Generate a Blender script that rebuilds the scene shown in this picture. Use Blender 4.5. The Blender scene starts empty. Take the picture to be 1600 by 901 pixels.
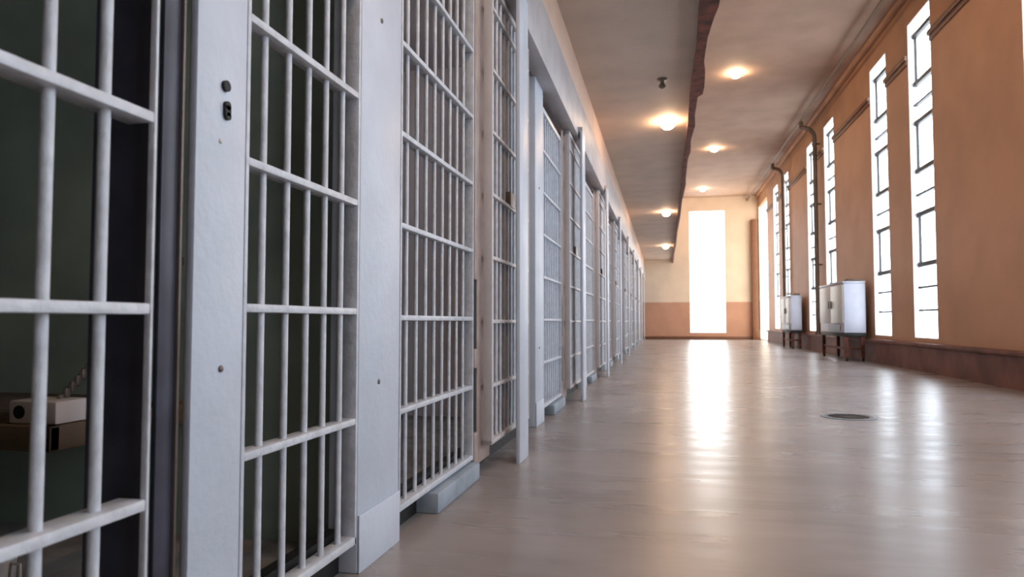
import bpy, bmesh, math, random
from mathutils import Vector, Matrix
random.seed(7)
S = bpy.context.scene
COL = S.collection
PI = math.pi

# ------------------------------------------------------------------ camera
CAM_Z, F_PX = 0.70, 1120.0
TH = math.radians(12.0)
cam_d = bpy.data.cameras.new('camera')
cam_d.sensor_width = 36.0
cam_d.lens = 36.0 * F_PX / 1600.0
cam_d.clip_start, cam_d.clip_end = 0.05, 200
cam_d.dof.use_dof = True
cam_d.dof.focus_distance = 2.6
cam_d.dof.aperture_fstop = 4.5
cam = bpy.data.objects.new('camera', cam_d)
cam.location = (0, 0, CAM_Z)
cam.rotation_euler = (math.radians(90 + 2.63), 0, TH)
COL.objects.link(cam)
S.camera = cam

# ------------------------------------------------------------------ view + world
S.view_settings.view_transform = 'Standard'
S.view_settings.look = 'None'
S.view_settings.gamma = 1.0
S.view_settings.use_curve_mapping = False
S.view_settings.exposure = -0.35
W = bpy.data.worlds.new('world'); S.world = W
W.use_nodes = True
W.node_tree.nodes['Background'].inputs[0].default_value = (0.75, 0.87, 1.0, 1)
W.node_tree.nodes['Background'].inputs[1].default_value = 1.0
WINDOW_GLOW = 9.0        # daylight coming through the frosted panes
END_GLOW = 9.0
LAMP_GLOW = 200.0
HIGH_LAMP_GLOW = 300.0

# ------------------------------------------------------------------ dimensions
A, B = 0.84, 3.56          # cell fronts at x=-A, window wall at x=+B
SIN, COS = math.sin(TH), math.cos(TH)
YB, YF = -5.0, 28.8        # rear and far walls
Z_LOW, Z_HIGH = 3.10, 5.55
def yl(zc, a=A): return (zc - a * SIN) / COS      # point on the left at distance zc from the lens plane
def yr(zc, b=B): return (zc + b * SIN) / COS

# ------------------------------------------------------------------ materials
def lin(c):
    return tuple(((v/255)/12.92 if v/255 <= .04045 else ((v/255+.055)/1.055)**2.4) for v in c)
def mat(name, rgb, rough=.5, metal=0, var=.12, scale=8, bump=0, bscale=60, stretch=(1,1,1), rgb2=None, spec=.5, coat=0):
    m = bpy.data.materials.new(name); m.use_nodes = True
    nt = m.node_tree; b = nt.nodes['Principled BSDF']
    b.inputs['Roughness'].default_value = rough
    b.inputs['Metallic'].default_value = metal
    b.inputs['Specular IOR Level'].default_value = spec
    b.inputs['Coat Weight'].default_value = coat
    tc = nt.nodes.new('ShaderNodeTexCoord'); mp = nt.nodes.new('ShaderNodeMapping')
    mp.inputs['Scale'].default_value = stretch
    nt.links.new(tc.outputs['Object'], mp.inputs[0])
    n = nt.nodes.new('ShaderNodeTexNoise'); n.inputs['Scale'].default_value = scale; n.inputs['Detail'].default_value = 5
    nt.links.new(mp.outputs[0], n.inputs['Vector'])
    r = nt.nodes.new('ShaderNodeValToRGB')
    c = lin(rgb); c2 = lin(rgb2) if rgb2 else tuple(v*(1-var*2) for v in c)
    r.color_ramp.elements[0].position = .32; r.color_ramp.elements[1].position = .62
    r.color_ramp.elements[0].color = (*c2, 1); r.color_ramp.elements[1].color = (*c, 1)
    nt.links.new(n.outputs['Fac'], r.inputs[0]); nt.links.new(r.outputs[0], b.inputs['Base Color'])
    if bump:
        n2 = nt.nodes.new('ShaderNodeTexNoise'); n2.inputs['Scale'].default_value = bscale; n2.inputs['Detail'].default_value = 3
        nt.links.new(mp.outputs[0], n2.inputs['Vector'])
        bp = nt.nodes.new('ShaderNodeBump'); bp.inputs['Strength'].default_value = bump; bp.inputs['Distance'].default_value = .01
        nt.links.new(n2.outputs['Fac'], bp.inputs['Height']); nt.links.new(bp.outputs[0], b.inputs['Normal'])
    return m
def emis(name, rgb, strength):
    m = bpy.data.materials.new(name); m.use_nodes = True
    b = m.node_tree.nodes['Principled BSDF']
    b.inputs['Base Color'].default_value = (.8, .8, .8, 1)
    b.inputs['Emission Color'].default_value = (*rgb, 1)
    b.inputs['Emission Strength'].default_value = strength
    return m
M = {}
M['paint']   = mat('bluish white steel paint', (205, 213, 226), .42, var=.05, scale=5, bump=.15, bscale=40)
M['paint2']  = mat('cream grey steel paint', (205, 200, 200), .45, var=.07, scale=6, bump=.15, bscale=40)
M['bar']     = mat('pale bar paint', (212, 216, 224), .35, var=.1, scale=25, bump=.2, bscale=90)
M['tan']     = mat('worn tan steel', (176, 158, 150), .5, var=.12, scale=9)
M['dark']    = mat('dark slate steel', (70, 70, 84), .38, var=.2, scale=10)
M['black']   = mat('black iron', (18, 17, 18), .6, var=.2)
M['header']  = mat('header steel', (188, 184, 186), .5, var=.1, scale=4)
M['cream']   = mat('cream plaster', (214, 186, 168), .7, var=.05, scale=3)
M['ceil']    = mat('mauve plaster ceiling', (200, 180, 164), .75, var=.07, scale=2.2, bump=.2, bscale=20)
M['ceilhigh']= mat('warm plaster high ceiling', (176, 146, 126), .8, var=.08, scale=1.6, bump=.2, bscale=20)
M['wall']    = mat('tan orange plaster', (200, 154, 120), .6, var=.07, scale=1.3, bump=.2, bscale=14)
M['wall_up'] = mat('brown upper plaster', (184, 138, 102), .65, var=.1, scale=1.5)
M['plinth']  = mat('reddish brown plinth', (128, 82, 66), .6, var=.2, scale=3, rgb2=(96, 54, 42))
M['moulding']= mat('brown moulding', (120, 80, 56), .5, var=.1)
M['reveal']  = mat('white window reveal', (232, 230, 226), .6, var=.02)
M['iron']    = mat('black window iron', (30, 30, 32), .5, var=.1)
M['farlow']  = mat('terracotta dado', (196, 150, 126), .6, var=.06, scale=2)
M['farup']   = mat('cream end wall', (226, 208, 188), .7, var=.04, scale=2)
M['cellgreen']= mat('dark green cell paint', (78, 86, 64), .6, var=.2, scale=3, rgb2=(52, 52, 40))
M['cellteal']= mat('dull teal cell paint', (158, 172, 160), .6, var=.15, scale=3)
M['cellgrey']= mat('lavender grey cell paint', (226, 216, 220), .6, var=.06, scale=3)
M['cellfloor']= mat('cell concrete', (150, 144, 140), .7, var=.2)
M['sheet']   = mat('pale blue sheet steel', (186, 200, 214), .4, var=.06, scale=3)
M['rust']    = mat('dark rusty steel', (120, 62, 44), .7, var=.2, scale=9, rgb2=(60, 30, 22), bump=.5, bscale=30)
M['pipe']    = mat('grey brown pipe paint', (104, 84, 66), .5, var=.1)
M['sill']    = mat('pale blue grey concrete', (160, 172, 184), .6, var=.15, scale=9)
M['cab']     = mat('off white cabinet paint', (220, 224, 222), .4, var=.04)
M['cabend']  = mat('lavender grey cabinet paint', (196, 198, 212), .4, var=.04)
M['blanket'] = mat('brown blanket', (70, 58, 48), .9, var=.2, scale=12, bump=.6)
M['fitting'] = mat('grey metal fitting', (120, 110, 104), .4, metal=.6, var=.1)
M['tin']     = mat('pale enamel', (220, 210, 208), .3, var=.04)
M['glass']   = emis('frosted daylight pane', (.78, .89, 1.0), WINDOW_GLOW)
M['warmglass']= emis('warm sunlit pane', (1.0, .90, .74), 5.0)
M['endglass']= emis('frosted end window pane', (.90, .97, 1.0), END_GLOW)
M['cellfill']= emis('added cell fill lamp glass', (1.0, .90, .86), 40.0)  # glow of the unseen lamps added to brighten the cells
M['lowlamp'] = emis('warm lamp glass', (1.0, .66, .40), LAMP_GLOW)
M['highlamp']= emis('warm high lamp glass', (1.0, .70, .44), HIGH_LAMP_GLOW)

def floor_mat():
    m = bpy.data.materials.new('polished concrete floor'); m.use_nodes = True
    nt = m.node_tree; b = nt.nodes['Principled BSDF']
    b.inputs['Specular IOR Level'].default_value = .34
    tc = nt.nodes.new('ShaderNodeTexCoord')
    def noise(scale, stretch, detail=4):
        mp = nt.nodes.new('ShaderNodeMapping'); mp.inputs['Scale'].default_value = stretch
        n = nt.nodes.new('ShaderNodeTexNoise'); n.inputs['Scale'].default_value = scale; n.inputs['Detail'].default_value = detail
        nt.links.new(tc.outputs['Object'], mp.inputs[0]); nt.links.new(mp.outputs[0], n.inputs['Vector']); return n
    n1 = noise(1.1, (1, 1, 1), 6)
    r = nt.nodes.new('ShaderNodeValToRGB')
    r.color_ramp.elements[0].position = .3; r.color_ramp.elements[1].position = .68
    r.color_ramp.elements[0].color = (*lin((137, 129, 126)), 1); r.color_ramp.elements[1].color = (*lin((164, 155, 152)), 1)
    nt.links.new(n1.outputs['Fac'], r.inputs[0])
    n3 = noise(4, (.6, 1.5, 1), 6)                   # darker scuffs drawn across the floor
    r3 = nt.nodes.new('ShaderNodeValToRGB')
    r3.color_ramp.elements[0].position = .33; r3.color_ramp.elements[1].position = .5
    r3.color_ramp.elements[0].color = (.72, .70, .68, 1); r3.color_ramp.elements[1].color = (1, 1, 1, 1)
    nt.links.new(n3.outputs['Fac'], r3.inputs[0])
    mx = nt.nodes.new('ShaderNodeMixRGB'); mx.blend_type = 'MULTIPLY'; mx.inputs[0].default_value = .45
    nt.links.new(r.outputs[0], mx.inputs[1]); nt.links.new(r3.outputs[0], mx.inputs[2])
    nt.links.new(mx.outputs[0], b.inputs['Base Color'])
    rr = nt.nodes.new('ShaderNodeMapRange'); rr.inputs['To Min'].default_value = .20; rr.inputs['To Max'].default_value = .38
    n4 = noise(3, (.4, 2.0, 1), 3)
    nt.links.new(n4.outputs['Fac'], rr.inputs['Value']); nt.links.new(rr.outputs[0], b.inputs['Roughness'])
    n2 = noise(2.6, (.25, 2.4, 1), 2)
    bp = nt.nodes.new('ShaderNodeBump'); bp.inputs['Strength'].default_value = .13; bp.inputs['Distance'].default_value = .02
    nt.links.new(n2.outputs['Fac'], bp.inputs['Height']); nt.links.new(bp.outputs[0], b.inputs['Normal'])
    return m
M['floor'] = floor_mat()

# ------------------------------------------------------------------ mesh helpers
class MB:
    def __init__(s): s.bm = bmesh.new()
    def box(s, x0, x1, y0, y1, z0, z1, bev=0):
        r = bmesh.ops.create_cube(s.bm, size=1)['verts']
        bmesh.ops.scale(s.bm, vec=(abs(x1-x0), abs(y1-y0), abs(z1-z0)), verts=r)
        bmesh.ops.translate(s.bm, vec=((x0+x1)/2, (y0+y1)/2, (z0+z1)/2), verts=r)
        if bev:
            es = list({e for v in r for e in v.link_edges})
            bmesh.ops.bevel(s.bm, geom=es, offset=bev, segments=2, affect='EDGES', profile=.5)
        return s
    def cyl(s, p0, p1, r, seg=12, r2=None):
        p0, p1 = Vector(p0), Vector(p1); d = p1 - p0
        m = Matrix.Translation((p0+p1)/2) @ d.to_track_quat('Z', 'Y').to_matrix().to_4x4()
        bmesh.ops.create_cone(s.bm, cap_ends=True, segments=seg, radius1=r, radius2=r if r2 is None else r2, depth=d.length, matrix=m)
        return s
    def sph(s, c, r, sc=(1,1,1), seg=16):
        m = Matrix.Translation(c) @ Matrix.Diagonal((*sc, 1))
        bmesh.ops.create_uvsphere(s.bm, u_segments=seg, v_segments=seg//2, radius=r, matrix=m); return s
    def tube(s, pts, r, seg=10):
        for a, b in zip(pts, pts[1:]): s.cyl(a, b, r, seg)
        for p in pts[1:-1]: s.sph(p, r*1.02, seg=12)
        return s
    def lathe(s, prof, c, seg=24, axis='Z'):
        rings = []
        for (r, h) in prof:
            rings.append([s.bm.verts.new((c[0]+r*math.cos(2*PI*k/seg), c[1]+r*math.sin(2*PI*k/seg), c[2]+h)) for k in range(seg)])
        for a, b in zip(rings, rings[1:]):
            for k in range(seg):
                s.bm.faces.new((a[k], a[(k+1)%seg], b[(k+1)%seg], b[k]))
        s.bm.faces.new(rings[0][::-1]); s.bm.faces.new(rings[-1]); return s
    def prism(s, pts, z0, z1):
        lo = [s.bm.verts.new((x, y, z0)) for x, y in pts]; hi = [s.bm.verts.new((x, y, z1)) for x, y in pts]
        s.bm.faces.new(lo[::-1]); s.bm.faces.new(hi); n = len(pts)
        for k in range(n): s.bm.faces.new((lo[k], lo[(k+1)%n], hi[(k+1)%n], hi[k]))
        return s
    def build(s, name, m, parent=None, smooth=True):
        bmesh.ops.recalc_face_normals(s.bm, faces=s.bm.faces)
        me = bpy.data.meshes.new(name); s.bm.to_mesh(me); s.bm.free()
        me.materials.append(m)
        if smooth:
            me.polygons.foreach_set('use_smooth', [True]*len(me.polygons))
            try: me.set_sharp_from_angle(angle=math.radians(35))
            except Exception: pass
        o = bpy.data.objects.new(name, me); COL.objects.link(o); o.parent = parent
        return o
def thing(name, label, cat, loc=(0,0,0), group=None):
    o = bpy.data.objects.new(name, None); COL.objects.link(o); o.location = loc
    o.empty_display_size = .1
    o['label'] = label; o['category'] = cat
    if group: o['group'] = group
    return o
def tag(o, label, cat, group=None):
    o['label'] = label; o['category'] = cat
    if group: o['group'] = group
    return o
def struct(o): o['kind'] = 'structure'; return o
KIDS = {}
def copy_tree(o, parent=None):
    c = o.copy(); COL.objects.link(c); c.parent = parent
    for ch in list(o.children): copy_tree(ch, c)
    return c

# ------------------------------------------------------------------ room shell
struct(MB().box(-A-2.7, B+.45, YB-.3, YF+.3, -.2, 0).build('floor', M['floor']))
# high ceiling and the low slab of the upper walkway over the cell fronts
struct(MB().box(-A-.3, B+.45, YB-.3, YF+.3, Z_HIGH, Z_HIGH+.2).build('ceiling', M['ceilhigh']))
EDGE = .30
struct(MB().box(-A, EDGE, YB, YF, Z_LOW, Z_LOW+.16).build('ceiling_walkway', M['ceil']))
struct(MB().box(-A-.3, -A, YB, YF, Z_LOW-.02, Z_HIGH).build('wall_left', M['cream']))
struct(MB().box(-A-2.7, B+.45, YB-.3, YB, 0, Z_HIGH).build('wall_rear', M['farup']))

# right wall with its pairs of tall windows
pairs = [(yr(9.55), yr(10.45)), (yr(11.5), yr(12.4))]
PITCH = 5.7
wins = []
y0a, y0b = pairs[0][0], pairs[1][0]
for k in range(-2, 2+1):
    for s in (y0a, y0b):
        a = s + k*PITCH + (.29 if k < 0 else 0)
        if k == 0 or True: wins.append((a, a+.92))
wins = [w for w in wins if w[0] > YB+.3 and w[1] < YF-.2]
wins.sort()
END_OPEN = (26.35, 28.65)      # wide glazed opening at the far end of the window wall
ZW0, ZW1 = .46, 5.08
mb = MB()
e = YB
for (a, b) in wins+[END_OPEN]:
    mb.box(B, B+.35, e, a, .40, 4.58); e = b
mb.box(B, B+.35, e, YF, .40, 4.58)
for (a, b) in wins: mb.box(B, B+.35, a, b, .40, ZW0)
struct(mb.build('wall_right', M['wall'], smooth=False))
mb = MB(); e = YB
for (a, b) in wins+[END_OPEN]:
    mb.box(B, B+.35, e, a, 4.58, Z_HIGH); e = b
mb.box(B, B+.35, e, YF, 4.58, Z_HIGH)
for (a, b) in wins+[END_OPEN]: mb.box(B, B+.35, a, b, ZW1, Z_HIGH)
struct(mb.build('wall_upper', M['wall_up'], smooth=False))
# plinth with a ledge
mb = MB().box(B-.05, B+.35, YB, END_OPEN[0], 0, .345).box(B-.05, B+.35, END_OPEN[1], YF, 0, .345)
struct(mb.build('baseboard_right', M['plinth'], smooth=False))
mb = MB().box(B-.09, B+.30, YB, END_OPEN[0], .345, .40, .012)
struct(mb.build('trim_1', M['plinth']))
mb = MB(); e = YB
for (a, b) in wins + [END_OPEN, (YF, YF)]:
    mb.box(B-.05, B, e, a, 4.56, 4.63, .01).box(B-.025, B, e, a, 4.49, 4.56, .008); e = b
struct(mb.build('trim_2', M['moulding']))
mb = MB().box(B-.10, B, YB, YF, Z_HIGH-.10, Z_HIGH, .02)
struct(mb.build('trim_3', M['wall_up']))
# windows
for i, (a, b) in enumerate(wins):
    w = bpy.data.objects.new('window_%d' % (i+1), None); COL.objects.link(w); w.location = (B+.1, (a+b)/2, ZW0); struct(w)
    h, hw = ZW1-ZW0, (b-a)/2
    t = .012
    # reveal lining
    mb = MB().box(-.099, .02, -hw, -hw+t, 0, h).box(-.099, .02, hw-t, hw, 0, h).box(-.099, .02, -hw, hw, 0, t).box(-.099, .02, -hw, hw, h-t, h)
    mb.build('window_reveal', M['reveal'], w, False)
    MB().box(.02, .03, -hw, hw, 0, h).build('window_pane', M['glass'], w, False)
    mb = MB()
    for z in (4.90, 4.18, 3.87, 3.60, 2.89, 2.54, 2.25, 1.52, 1.19, .86):
        tt = .065 if z in (4.90, 4.18, 2.89, 1.52, 3.6, 2.25) else .03
        mb.box(-.035, .019, -hw+t, hw-t, z-ZW0-tt/2, z-ZW0+tt/2)
    for z0, z1 in ((4.18, 4.90), (2.89, 3.60), (1.52, 2.25)):
        for s in (-1, 1):
            mb.box(-.010, .019, s*(hw-.022)-.006, s*(hw-.022)+.006, z0-ZW0, z1-ZW0)
    mb.build('window_frame', M['iron'], w, False)

a, b = END_OPEN
w = bpy.data.objects.new('window_%d' % (len(wins)+2), None); COL.objects.link(w); w.location = (B+.1, (a+b)/2, 0); struct(w)
hw, h = (b-a)/2, ZW1
MB().box(-.10, .25, -hw, hw, 0, .04).box(-.099, .02, -hw, -hw+.015, .04, h).box(-.099, .02, hw-.015, hw, .04, h).build('window_reveal', M['reveal'], w, False)
MB().box(.02, .03, -hw, hw, .04, h).build('window_pane', M['warmglass'], w, False)
mb = MB()
for z in (1.0, 2.0, 3.0, 4.0): mb.box(-.0, .019, -hw+.015, hw-.015, z-.01, z+.01)
for y in (-.4, .4): mb.box(-.0, .019, y-.01, y+.01, .04, h)
mb.build('window_frame', M['fitting'], w, False)

# far wall with its tall window
DX = lambda px: (px-1038)/1120*28*COS
fw0, fw1, fz0, fz1 = DX(1078), DX(1133), .26, 5.0
mb = MB()
mb.box(-A-.3, fw0, YF, YF+.3, 0, 1.45).box(fw1, B+.35, YF, YF+.3, 0, 1.45).box(fw0, fw1, YF, YF+.3, 0, fz0)
struct(mb.build('wall_far', M['farlow'], smooth=False))
mb = MB()
mb.box(-A-.3, fw0, YF, YF+.3, 1.45, Z_HIGH).box(fw1, B+.35, YF, YF+.3, 1.45, Z_HIGH).box(fw0, fw1, YF, YF+.3, fz1, Z_HIGH)
struct(mb.build('wall_far_upper', M['farup'], smooth=False))
struct(MB().box(-A, B-.1, YF-.04, YF, 0, .12, .008).build('baseboard_far', M['moulding']))
w = bpy.data.objects.new('window_%d' % (len(wins)+1), None); COL.objects.link(w); w.location = ((fw0+fw1)/2, YF, fz0); struct(w)
hw, h = (fw1-fw0)/2, fz1-fz0
MB().box(-hw, -hw+.015, .001, .12, 0, h).box(hw-.015, hw, .001, .12, 0, h).box(-hw, hw, .001, .12, 0, .02).build('window_reveal', M['reveal'], w, False)
MB().box(-hw, hw, .12, .13, 0, h).build('window_pane', M['endglass'], w, False)
mb = MB()
for z in (.72, 1.35, 2.05, 2.75, 3.4, 4.1): mb.box(-hw+.015, hw-.015, .10, .119, z-.009, z+.009)
mb.box(-hw+.015, hw-.015, .085, .119, 2.22, 2.27)
mb.box(-.01, .01, .10, .119, 0, h)
mb.build('window_frame', M['fitting'], w, False)
# pilaster in the far corner
struct(MB().box(3.28, B-.055, YF-.25, YF, 0, 4.6, .01).build('trim_4', M['moulding']))

# ------------------------------------------------------------------ header over the cell fronts
struct(MB().box(-A-.02, -A+.10, YB, YF, 2.36, 2.74, .006).build('trim_5', M['header']))
struct(MB().box(-A-.10, -A+.04, YB, YF, 2.74, 2.775).build('trim_6', M['moulding']))
struct(MB().box(-A-.10, -A+.075, YB, YF, 2.775, Z_LOW, .004).build('trim_7', M['cream']))

# ------------------------------------------------------------------ corroded edge beam of the walkway
L_OUT = [(YB,.385),(4.6,.39),(5.0,.415),(5.35,.41),(5.6,.385),(5.95,.365),(6.5,.365),(6.75,.39),(7.2,.405),(7.42,.40),(7.5,.355),
         (8.2,.355),(8.6,.375),(9.3,.35),(9.9,.37),(10.4,.345),(12,.36),(12.3,.375),(14,.35),(16,.36),(19,.35),(22,.36),(25,.35),(YF,.355)]
L_IN = [(YF,.30),(24,.295),(20,.30),(16,.29),(13,.295),(11,.285),(9,.29),(8,.28),(7.3,.272),(6.6,.28),(6.2,.285),(5.4,.272),(4.5,.278),(YB,.28)]
mb = MB().prism([(x, y) for y, x in L_OUT] + [(x, y) for y, x in L_IN], 3.0, 3.04)
mb.box(.30, .335, YB, YF, 3.04, 3.30)
o = tag(mb.build('edge_beam', M['rust'], smooth=False), 'long dark rusty steel beam with ragged edge along the low ceiling', 'beam')

# ------------------------------------------------------------------ cell interiors
P0, PER = 2.02, 2.76
piers = [P0 + PER*k for k in range(0, 10)]      # lens distances of the steel piers
pier_y = [yl(p) for p in piers]
BACK = -A-2.3
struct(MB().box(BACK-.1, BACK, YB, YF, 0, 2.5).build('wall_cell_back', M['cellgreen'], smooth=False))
struct(MB().box(BACK, -A-.10, YB, YF, 2.5, 2.6).build('ceiling_cell', M['cellgrey'], smooth=False))
struct(MB().box(BACK, -A-.06, YB, YF, .001, .04).build('floor_cell', M['cellfloor'], smooth=False))
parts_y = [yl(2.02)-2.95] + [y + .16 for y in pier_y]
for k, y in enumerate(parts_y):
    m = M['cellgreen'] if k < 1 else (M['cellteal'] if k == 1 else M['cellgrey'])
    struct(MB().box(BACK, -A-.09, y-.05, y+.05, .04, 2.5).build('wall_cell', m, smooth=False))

struct(MB().box(-A-.09, -A-.055, YB, YF, 0, .12).build('dark_gap_left', M['black']))  # black board painting in the dark gaps under grilles and doors

# ------------------------------------------------------------------ barred panels
HZ = [.712 + .305*k for k in range(-1, 6)]       # heights of the crossbars
ORD = ['first', 'second', 'third', 'fourth', 'fifth', 'sixth', 'seventh', 'eighth', 'ninth', 'tenth', 'eleventh', 'twelfth']
def barred(name, label, cat, x, y0, y1, nbar, group, hz=HZ, z0=.085, z1=2.24, stile=.012, barm='bar', first=None, railm='bar', r=.0082, deep=.042, stile_deep=None):
    t = thing(name, label, cat, (x, y0, 0), group)
    L = y1 - y0
    sd = stile_deep or deep
    mb = MB().box(-sd, 0, 0, stile, z0, z1, .002).box(-sd, 0, L-stile, L, z0, z1, .002)
    mb.box(-deep, 0, 0, L, z0, z0+.022, .003).box(-deep, 0, 0, L, z1-.03, z1, .003)
    mb.build('frame', M[railm], t)
    for z in hz:
        MB().box(-deep, 0, stile, L-stile, z-.009, z+.009, .003).build('crossbar', M[railm], t)
    ys = first if first else [L*(i+1)/(nbar+1) for i in range(nbar)]
    for y in ys:
        MB().cyl((-deep*.5, y, z0+.01), (-deep*.5, y, z1-.01), r, 12).build('bar', M[barm], t)
    return t

# cell 1 : open looking gate, dark channel, lock post, grille, pier
XA = -.80
g0, g1 = yl(.42, .80), yl(1.148, .80)
def rel(zc, a, base): return yl(zc, a) - base
gate = barred('cell_gate', 'nearest barred gate, wide spaced white bars before a dark cell', 'gate', XA, g0, g1, 0, 'barred gates and grilles',
              hz=[.72 + .308*k for k in range(-1, 6)], first=[yl(z, .825)-g0 for z in (.57, .67, .77, .87, .971, 1.07)], deep=.05, stile=.007, r=.009, stile_deep=.012)
# steel end plate inside the opening
o = MB().box(-A-.085, -A+.02, g1+.004, g1+.016, .04, 2.3).build('end_plate', M['dark'], None)
tag(o, 'dark grey steel plate set back behind the end of the nearest gate', 'plate')
c0, c1 = yl(1.215), yl(1.295)
t = thing('door_channel', 'dark slate vertical steel channel beside the post with the keyhole', 'channel', (-A, c0, 0))
cw = c1-c0
MB().box(-.022, -.012, cw*.22, cw*.84, 0, 2.36, .003).build('web', M['dark'], t)
MB().box(-.03, -.004, cw*.72, cw*.82, 0, 2.36, .004).build('flange', M['fitting'], t)  # lighter metal puts the highlight line into the channel's colour
MB().box(-.12, -.11, 0, cw, 0, 2.36).build('dark_gap_sheet', M['black'], t)  # black sheet painting in the dark gaps either side of the web
p0, p1 = yl(1.305), yl(1.462)
t = thing('lock_post', 'pale flat steel post with a black keyhole, closest post to the camera', 'post', (-A, p0, 0), 'pale steel posts between the cells')
MB().box(-.018, 0, 0, p1-p0, 0, 2.36, .004).build('face_plate', M['paint'], t)
ky, kz = yl(962/(1038-350)) - p0 - .010, .705 + (502-158)*1.398/1120
k = MB()
k.cyl((.001, ky-.002, kz+.026), (.0075, ky-.002, kz+.026), .011, 16)
k.cyl((.001, ky+.002, kz-.012), (.0075, ky+.002, kz-.012), .009, 16).cyl((.001, ky+.004, kz-.032), (.0075, ky+.004, kz-.032), .008, 16)
k.box(.001, .0075, ky-.006, ky+.011, kz-.032, kz-.012)
k.build('keyhole', M['black'], t)
MB().sph((.002, ky+.001, .70-(575-502)*1.4/1120), .007, (.5,1,1)).build('rivet', M['fitting'], t)
MB().sph((.001, ky-.012, kz-.085), .005, (.5,1,1)).build('rivet', M['paint2'], t)
q0, q1 = p1+.002, yl(2.015)
gr = barred('cell_grille', 'fixed barred grille between the keyhole post and the wide pale post', 'grille', -A, q0, q1, 0, 'barred gates and grilles',
            hz=[.728 + .305*k for k in range(-1, 6)], first=[yl(z, .861)-q0 for z in (1.563, 1.663, 1.758, 1.850, 1.945)])

# repeated cell front
def pier_t(k, y):
    t = thing('steel_post', LP[k], 'post', (-A, y, 0), 'pale steel posts between the cells')
    L = .315
    MB().box(-.09, 0, 0, L, 0, 2.36, .006).build('face_plate', M['paint'], t)
    MB().box(-.0, .006, .002, L-.002, 0, .16, .003).build('foot_plate', M['paint'], t)
    for z in (.52, 1.62): MB().sph((.001, L*.45, z), .008, (.5,1,1)).build('rivet', M['fitting'], t)
    return t
def name_k(k): return ORD[k] if k < len(ORD) else str(k)
LP = ['wide pale flat steel post just past the keyhole post, meeting the floor'] + \
     ['pale steel wall post, %s beyond the wide nearest one along the cell row' % name_k(k-1) for k in range(1, 10)]
LG = ['dense barred grille directly right of the wide pale post'] + \
     ['barred grille of the %s cell from the camera along the left row' % name_k(k+1) for k in range(1, 10)]
LD = ['barred sliding door hung low beside the black slotted tan stile'] + \
     ['barred sliding door of the %s cell from the camera along the left row' % name_k(k+1) for k in range(1, 10)]
LS = ['tan steel stile with black slots at its left edge'] + \
     ['tan slotted stile of the %s cell from the camera along the row' % name_k(k+1) for k in range(1, 10)]
LU = ['slim pale guide post standing proud of the first sliding door'] + \
     ['slim pale guide post before the door of the %s cell from the camera' % name_k(k+1) for k in range(1, 10)]
LK = ['grey steel closing plate behind the first slim guide post'] + \
     ['grey steel closing plate past the door of the %s cell from the camera' % name_k(k+1) for k in range(1, 10)]
LB = ['pale blue grey concrete sill under the dense grille'] + \
     ['pale concrete sill under the grille of the %s cell from the camera' % name_k(k+1) for k in range(1, 10)]
protos = {}
C_ = 1/COS
def build_cell0():
    y = pier_y[0]
    protos['pier'] = (pier_t(0, y), 0)
    g = barred('cell_grille', LG[0], 'grille', -A, y+.32, y+1.235, 0, 'barred gates and grilles', first=[.10*(i+.95)+.01 for i in range(8)], r=.0075)
    protos['grille'] = (g, .32)
    s = thing('slotted_stile', LS[0], 'stile', (-A, y+1.24, 0), 'slotted door stiles')
    # stile : thin black channel with straps, then the tan plate
    MB().box(-.06, -.006, 0, .06, .05, 2.30).build('channel', M['black'], s)
    for z0, z1 in ((.04, .20), (.49, .576), (.89, 2.30)):
        MB().box(-.03, .004, .0, .06, z0, z1, .003).build('strap', M['tan'], s)
    MB().box(-.06, .0, .06, .30, .05, 2.34, .004).build('plate', M['tan'], s)
    protos['stile'] = (s, 1.24)
    d = barred('cell_door', LD[0], 'door', -.785, y+1.36, y+2.30, 10, 'barred sliding cell doors', hz=[.70+.30*k for k in range(-1, 6)], z0=.13, z1=2.34, stile=.02, r=.0085, railm='paint2')
    MB().box(-.045, .004, .40, .52, 1.30, 1.38, .005).build('lock_box', M['fitting'], d)
    protos['door'] = (d, 1.36)
    u = thing('guide_post', LU[0], 'post', (-.70, y+1.60, 0), 'slim guide posts of the doors')
    MB().box(-.022, 0, 0, .22, 0, 2.40, .005).build('plate', M['paint'], u)
    MB().box(-.12, 0, .02, .23, 2.39, 2.44, .006).build('bracket', M['header'], u)
    protos['guide'] = (u, 1.60)
    k = thing('closing_plate', LK[0], 'plate', (-A-.02, y+2.32, 0), 'closing plates past the doors')
    MB().box(-.05, 0, 0, .36, .10, 2.25, .004).build('plate', M['cabend'], k)
    protos['plate'] = (k, 2.32)
    b = MB().box(-.14, 0, 0, .60, 0, .075, .008).build('sill_block', M['sill']); b.location = (-A+.03, y+.64, 0)
    tag(b, LB[0], 'sill', 'concrete sills under the grilles')
    protos['sill'] = (b, .64)
build_cell0()
LBL = dict(pier=LP, grille=LG, stile=LS, door=LD, guide=LU, plate=LK, sill=LB)
for k in range(1, 10):
    for key, (src, off) in protos.items():
        y = pier_y[k] + off
        if y > YF - .6: continue
        c = copy_tree(src); c.location.y = y; c['label'] = LBL[key][k]
        if k == 1 and key == 'grille':
            MB().box(-.075, -.068, .02, .89, .10, 2.22).build('backing_sheet', M['sheet'], c)

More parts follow.
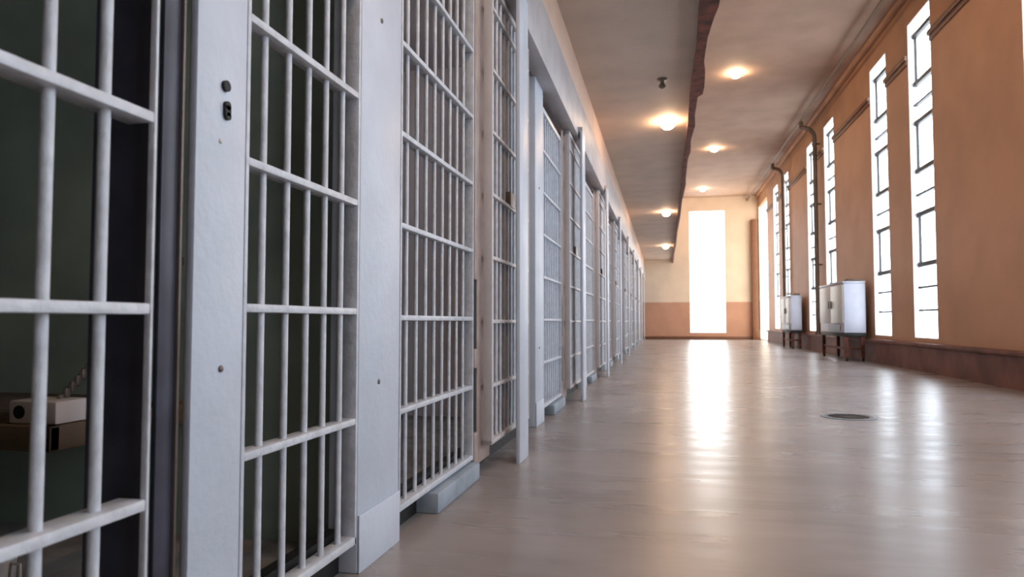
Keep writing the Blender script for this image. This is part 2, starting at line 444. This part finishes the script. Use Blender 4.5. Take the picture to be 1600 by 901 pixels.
# ------------------------------------------------------------------ things in the first cell
by0, by1 = 1.42, pier_y[0]+.10
t = thing('wall_bunk', 'narrow wall bunk under a brown blanket inside the nearest dark cell', 'bunk', (-1.40, by0, .425))
MB().box(-1.7, 0, 0, .03, -.03, .03, .004).box(-1.7, 0, by1-by0-.04, by1-by0-.01, -.03, .03, .004).box(-.03, 0, 0, by1-by0-.01, -.03, .03, .004).build('frame', M['pipe'], t)
MB().box(-1.68, -.18, .0, by1-by0-.02, .0, .045, .02).build('blanket', M['blanket'], t)
mb = MB()
n = 30
for i in range(n):
    f = i/(n-1)
    mb.sph((-.05+.0*f, .03+(by1-by0-.08)*f, .04+.42*f), .011, (.7, 1, 1.5), 8)
mb.build('chain', M['fitting'], t)
t2 = thing('soap_box', 'small pale box with a dark round hole at the bunk end', 'box', (-1.52, by0+.02, .456))
MB().box(-.02, .115, 0, .10, 0, .055, .006).build('body', M['tin'], t2)
MB().cyl((.012, -.002, .028), (.012, .004, .028), .016, 16).build('hole', M['black'], t2)
MB().cyl((.075, -.002, .030), (.075, .004, .030), .010, 12).build('knob', M['dark'], t2)
t3 = thing('tin_cup', 'small pale tin cup on the floor of the nearest cell', 'cup', (-1.62, 1.50, .041))
MB().lathe([(.032,0),(.036,.004),(.040,.075),(.042,.08),(.037,.08),(.033,.01)], (0,0,0)).build('body', M['tin'], t3)
MB().tube([(.038,0,.065),(.065,0,.062),(.066,0,.025),(.036,0,.018)], .004, 8).build('handle', M['tin'], t3)

# ------------------------------------------------------------------ ceiling lamps
def lamp(x, y, z, label, gm, r=.075):
    t = thing('ceiling_lamp', label, 'lamp', (x, y, z), 'ceiling lamps')
    MB().lathe([(.075,0),(.075,-.012),(.07,-.02)], (0,0,0)).build('base', M['tin'], t)
    MB().lathe([(r-.005,-.02),(r+.01,-.035),(r+.005,-.06),(r*.75,-.085),(.03,-.097),(.006,-.10)], (0,0,0)).build('globe', gm, t)
    return t
def lx(zc, x): return (zc - (-x)*SIN)/COS if x < 0 else (zc + x*SIN)/COS
lows = [1.5, 8.5, 15.6, 22.6]
nm = ['low ceiling lamp above the camera end', 'nearest glowing lamp on the low ceiling beside the rusty beam', 'second glowing lamp along the low ceiling', 'farthest glowing lamp on the low ceiling']
for zc, l in zip(lows, nm): lamp(.06, lx(zc, .06), Z_LOW, l, M['lowlamp'])
highs = [1.2, 7.5, 13.8, 19.9, 26.0]
nm = ['first high ceiling lamp above the camera end', 'second high ceiling lamp out over the near floor', 'nearest glowing lamp on the high ceiling right of the beam', 'second glowing lamp on the high ceiling', 'farthest lamp on the high ceiling before the end window']
for zc, l in zip(highs, nm): lamp(1.41, lx(zc, 1.41), Z_HIGH, l, M['highlamp'], .085)
for k in range(len(pier_y)-1):  # lamps added out of view to brighten the cell interiors
    y = (pier_y[k]+pier_y[k+1])/2+.3
    t = thing('cell_fill_lamp', 'small added fill lamp, out of view inside the %s cell from the camera' % ORD[k+1], 'lamp', (-A-.95, y, 2.5), 'fill lamps added inside the cells')
    MB().lathe([(.06,0),(.06,-.015),(.055,-.02)], (0,0,0)).build('base', M['tin'], t)
    MB().lathe([(.06,-.02),(.075,-.035),(.07,-.06),(.04,-.08),(.006,-.085)], (0,0,0)).build('globe', M['cellfill'], t)
# small dark fitting on the low ceiling
t = thing('ceiling_hook', 'small dark round fitting hanging from the low ceiling', 'fitting', (0, lx(7.0, 0), Z_LOW))
MB().lathe([(.05,0),(.05,-.01),(.02,-.02),(.02,-.05),(.034,-.065),(.034,-.085),(.01,-.1)], (0,0,0)).build('body', M['fitting'], t)

# ------------------------------------------------------------------ pipes on the window wall
o = MB().tube([(3.16, YB, 5.38), (3.16, YF, 5.38)], .028).build('ceiling_pipe', M['pipe'])
tag(o, 'thin brown pipe running the length of the high ceiling near the windows', 'pipe')
for zc, x, l in ((16.45, 3.44, 'brown vertical pipe between the windows behind the larger white cabinet'), (20.9, 3.44, 'farther brown vertical pipe between the distant windows')):
    y = lx(zc, x)
    pts = [(x, y, .405+.03)]
    pts += [(x, y, 4.95)]
    for i in range(1, 7):
        a = PI/2*i/6
        pts.append((x - .25*(1-math.cos(a)), y, 4.95 + .25*math.sin(a)))
    pts += [(3.16, y, 5.22), (3.16, y, 5.34)]
    t = thing('wall_pipe', l, 'pipe', (x, y, .405), 'vertical pipes on the window wall')
    MB().tube([(p[0]-x, p[1]-y, p[2]-.405) for p in pts], .05, 12).build('body', M['pipe'], t)
    for z in (1.6, 3.0, 4.4): MB().cyl((0, 0, z-.02), (0, 0, z+.02), .062, 12).box(.04, .119, -.02, .02, z-.015, z+.015).build('clamp', M['pipe'], t)
    MB().cyl((0, 0, 0), (0, 0, .03), .075, 16).build('flange', M['pipe'], t)

# ------------------------------------------------------------------ white cabinets on dark legs by the window wall
def cabinet(x0, x1, ya, yb, z0, z1, label):
    t = thing('metal_cabinet', label, 'cabinet', (x0, ya, 0), 'white cabinets along the window wall')
    w, L = x1-x0, yb-ya
    MB().box(0, w, 0, L, z0, z1, .012).build('body', M['cabend'], t)
    # doors on the corridor side
    for i in range(2):
        a = L*i/2+.015; b = L*(i+1)/2-.015
        d = MB().box(-.018, 0, a, b, z0+.17, z1-.03, .006).build('door', M['cab'], t)
        MB().box(-.04, -.017, (b-.09 if i == 0 else a+.06), (b-.06 if i == 0 else a+.09), (z0+z1)/2, (z0+z1)/2+.14, .004).build('handle', M['fitting'], d)
    mb = MB().box(-.012, 0, .25, L*.62, z0+.03, z0+.13)
    mb.build('vent', M['dark'], t)
    MB().box(-.02, w, -.02, L+.01, z1, z1+.03, .008).build('top', M['cabend'], t)
    MB().box(.06, w-.03, .02, .40, z1+.03, z1+.08, .02).build('raised_lid', M['pipe'], t)
    MB().box(.0, w, 0, L, z0-.07, z0-.0, .005).build('base_frame', M['black'], t)
    for (px, py) in ((.04, .05), (w-.05, .05), (.04, L-.05), (w-.05, L-.05)):
        leg = MB().box(px-.03, px+.03, py-.03, py+.03, .06, z0-.05).build('leg', M['rust'], t)
        MB().cyl((px-.02, py, .035), (px+.02, py, .035), .035, 14).build('caster', M['black'], leg)
    MB().box(.03, w-.03, .04, .06, .20, .24).box(.03, .05, .05, L-.05, .20, .24).build('stretcher', M['rust'], t)
cabinet(3.10, 3.46, lx(12.66, 3.14), lx(14.55, 3.14), .50, 1.38, 'larger white metal cabinet on dark legs, nearest along the window wall')
cabinet(3.18, 3.44, lx(18.4, 3.2), lx(19.9, 3.2), .48, 1.34, 'smaller white cabinet on dark legs farther along the window wall')

# ------------------------------------------------------------------ floor drain
zc = 784/148.0
dx = (1322-1038)*zc/1120*COS
t = thing('floor_drain', 'round dark drain cover set in the pale floor', 'drain', (dx, lx(zc, dx), 0))
MB().lathe([(.19,0),(.19,.004),(.165,.006),(.160,.003),(.160,0)], (0,0,0), 36).build('rim', M['sill'], t)
mb = MB().lathe([(.158,0),(.158,.0035),(.02,.0045),(.005,.0045)], (0,0,0), 36)
mb.build('cover', M['fitting'], t)
mb = MB()
for i in range(-4, 5):
    hl = math.sqrt(max(.14**2-(i*.03)**2, 0))
    mb.box(-hl, hl, i*.03-.006, i*.03+.006, .004, .0055)
mb.build('grate', M['black'], t)
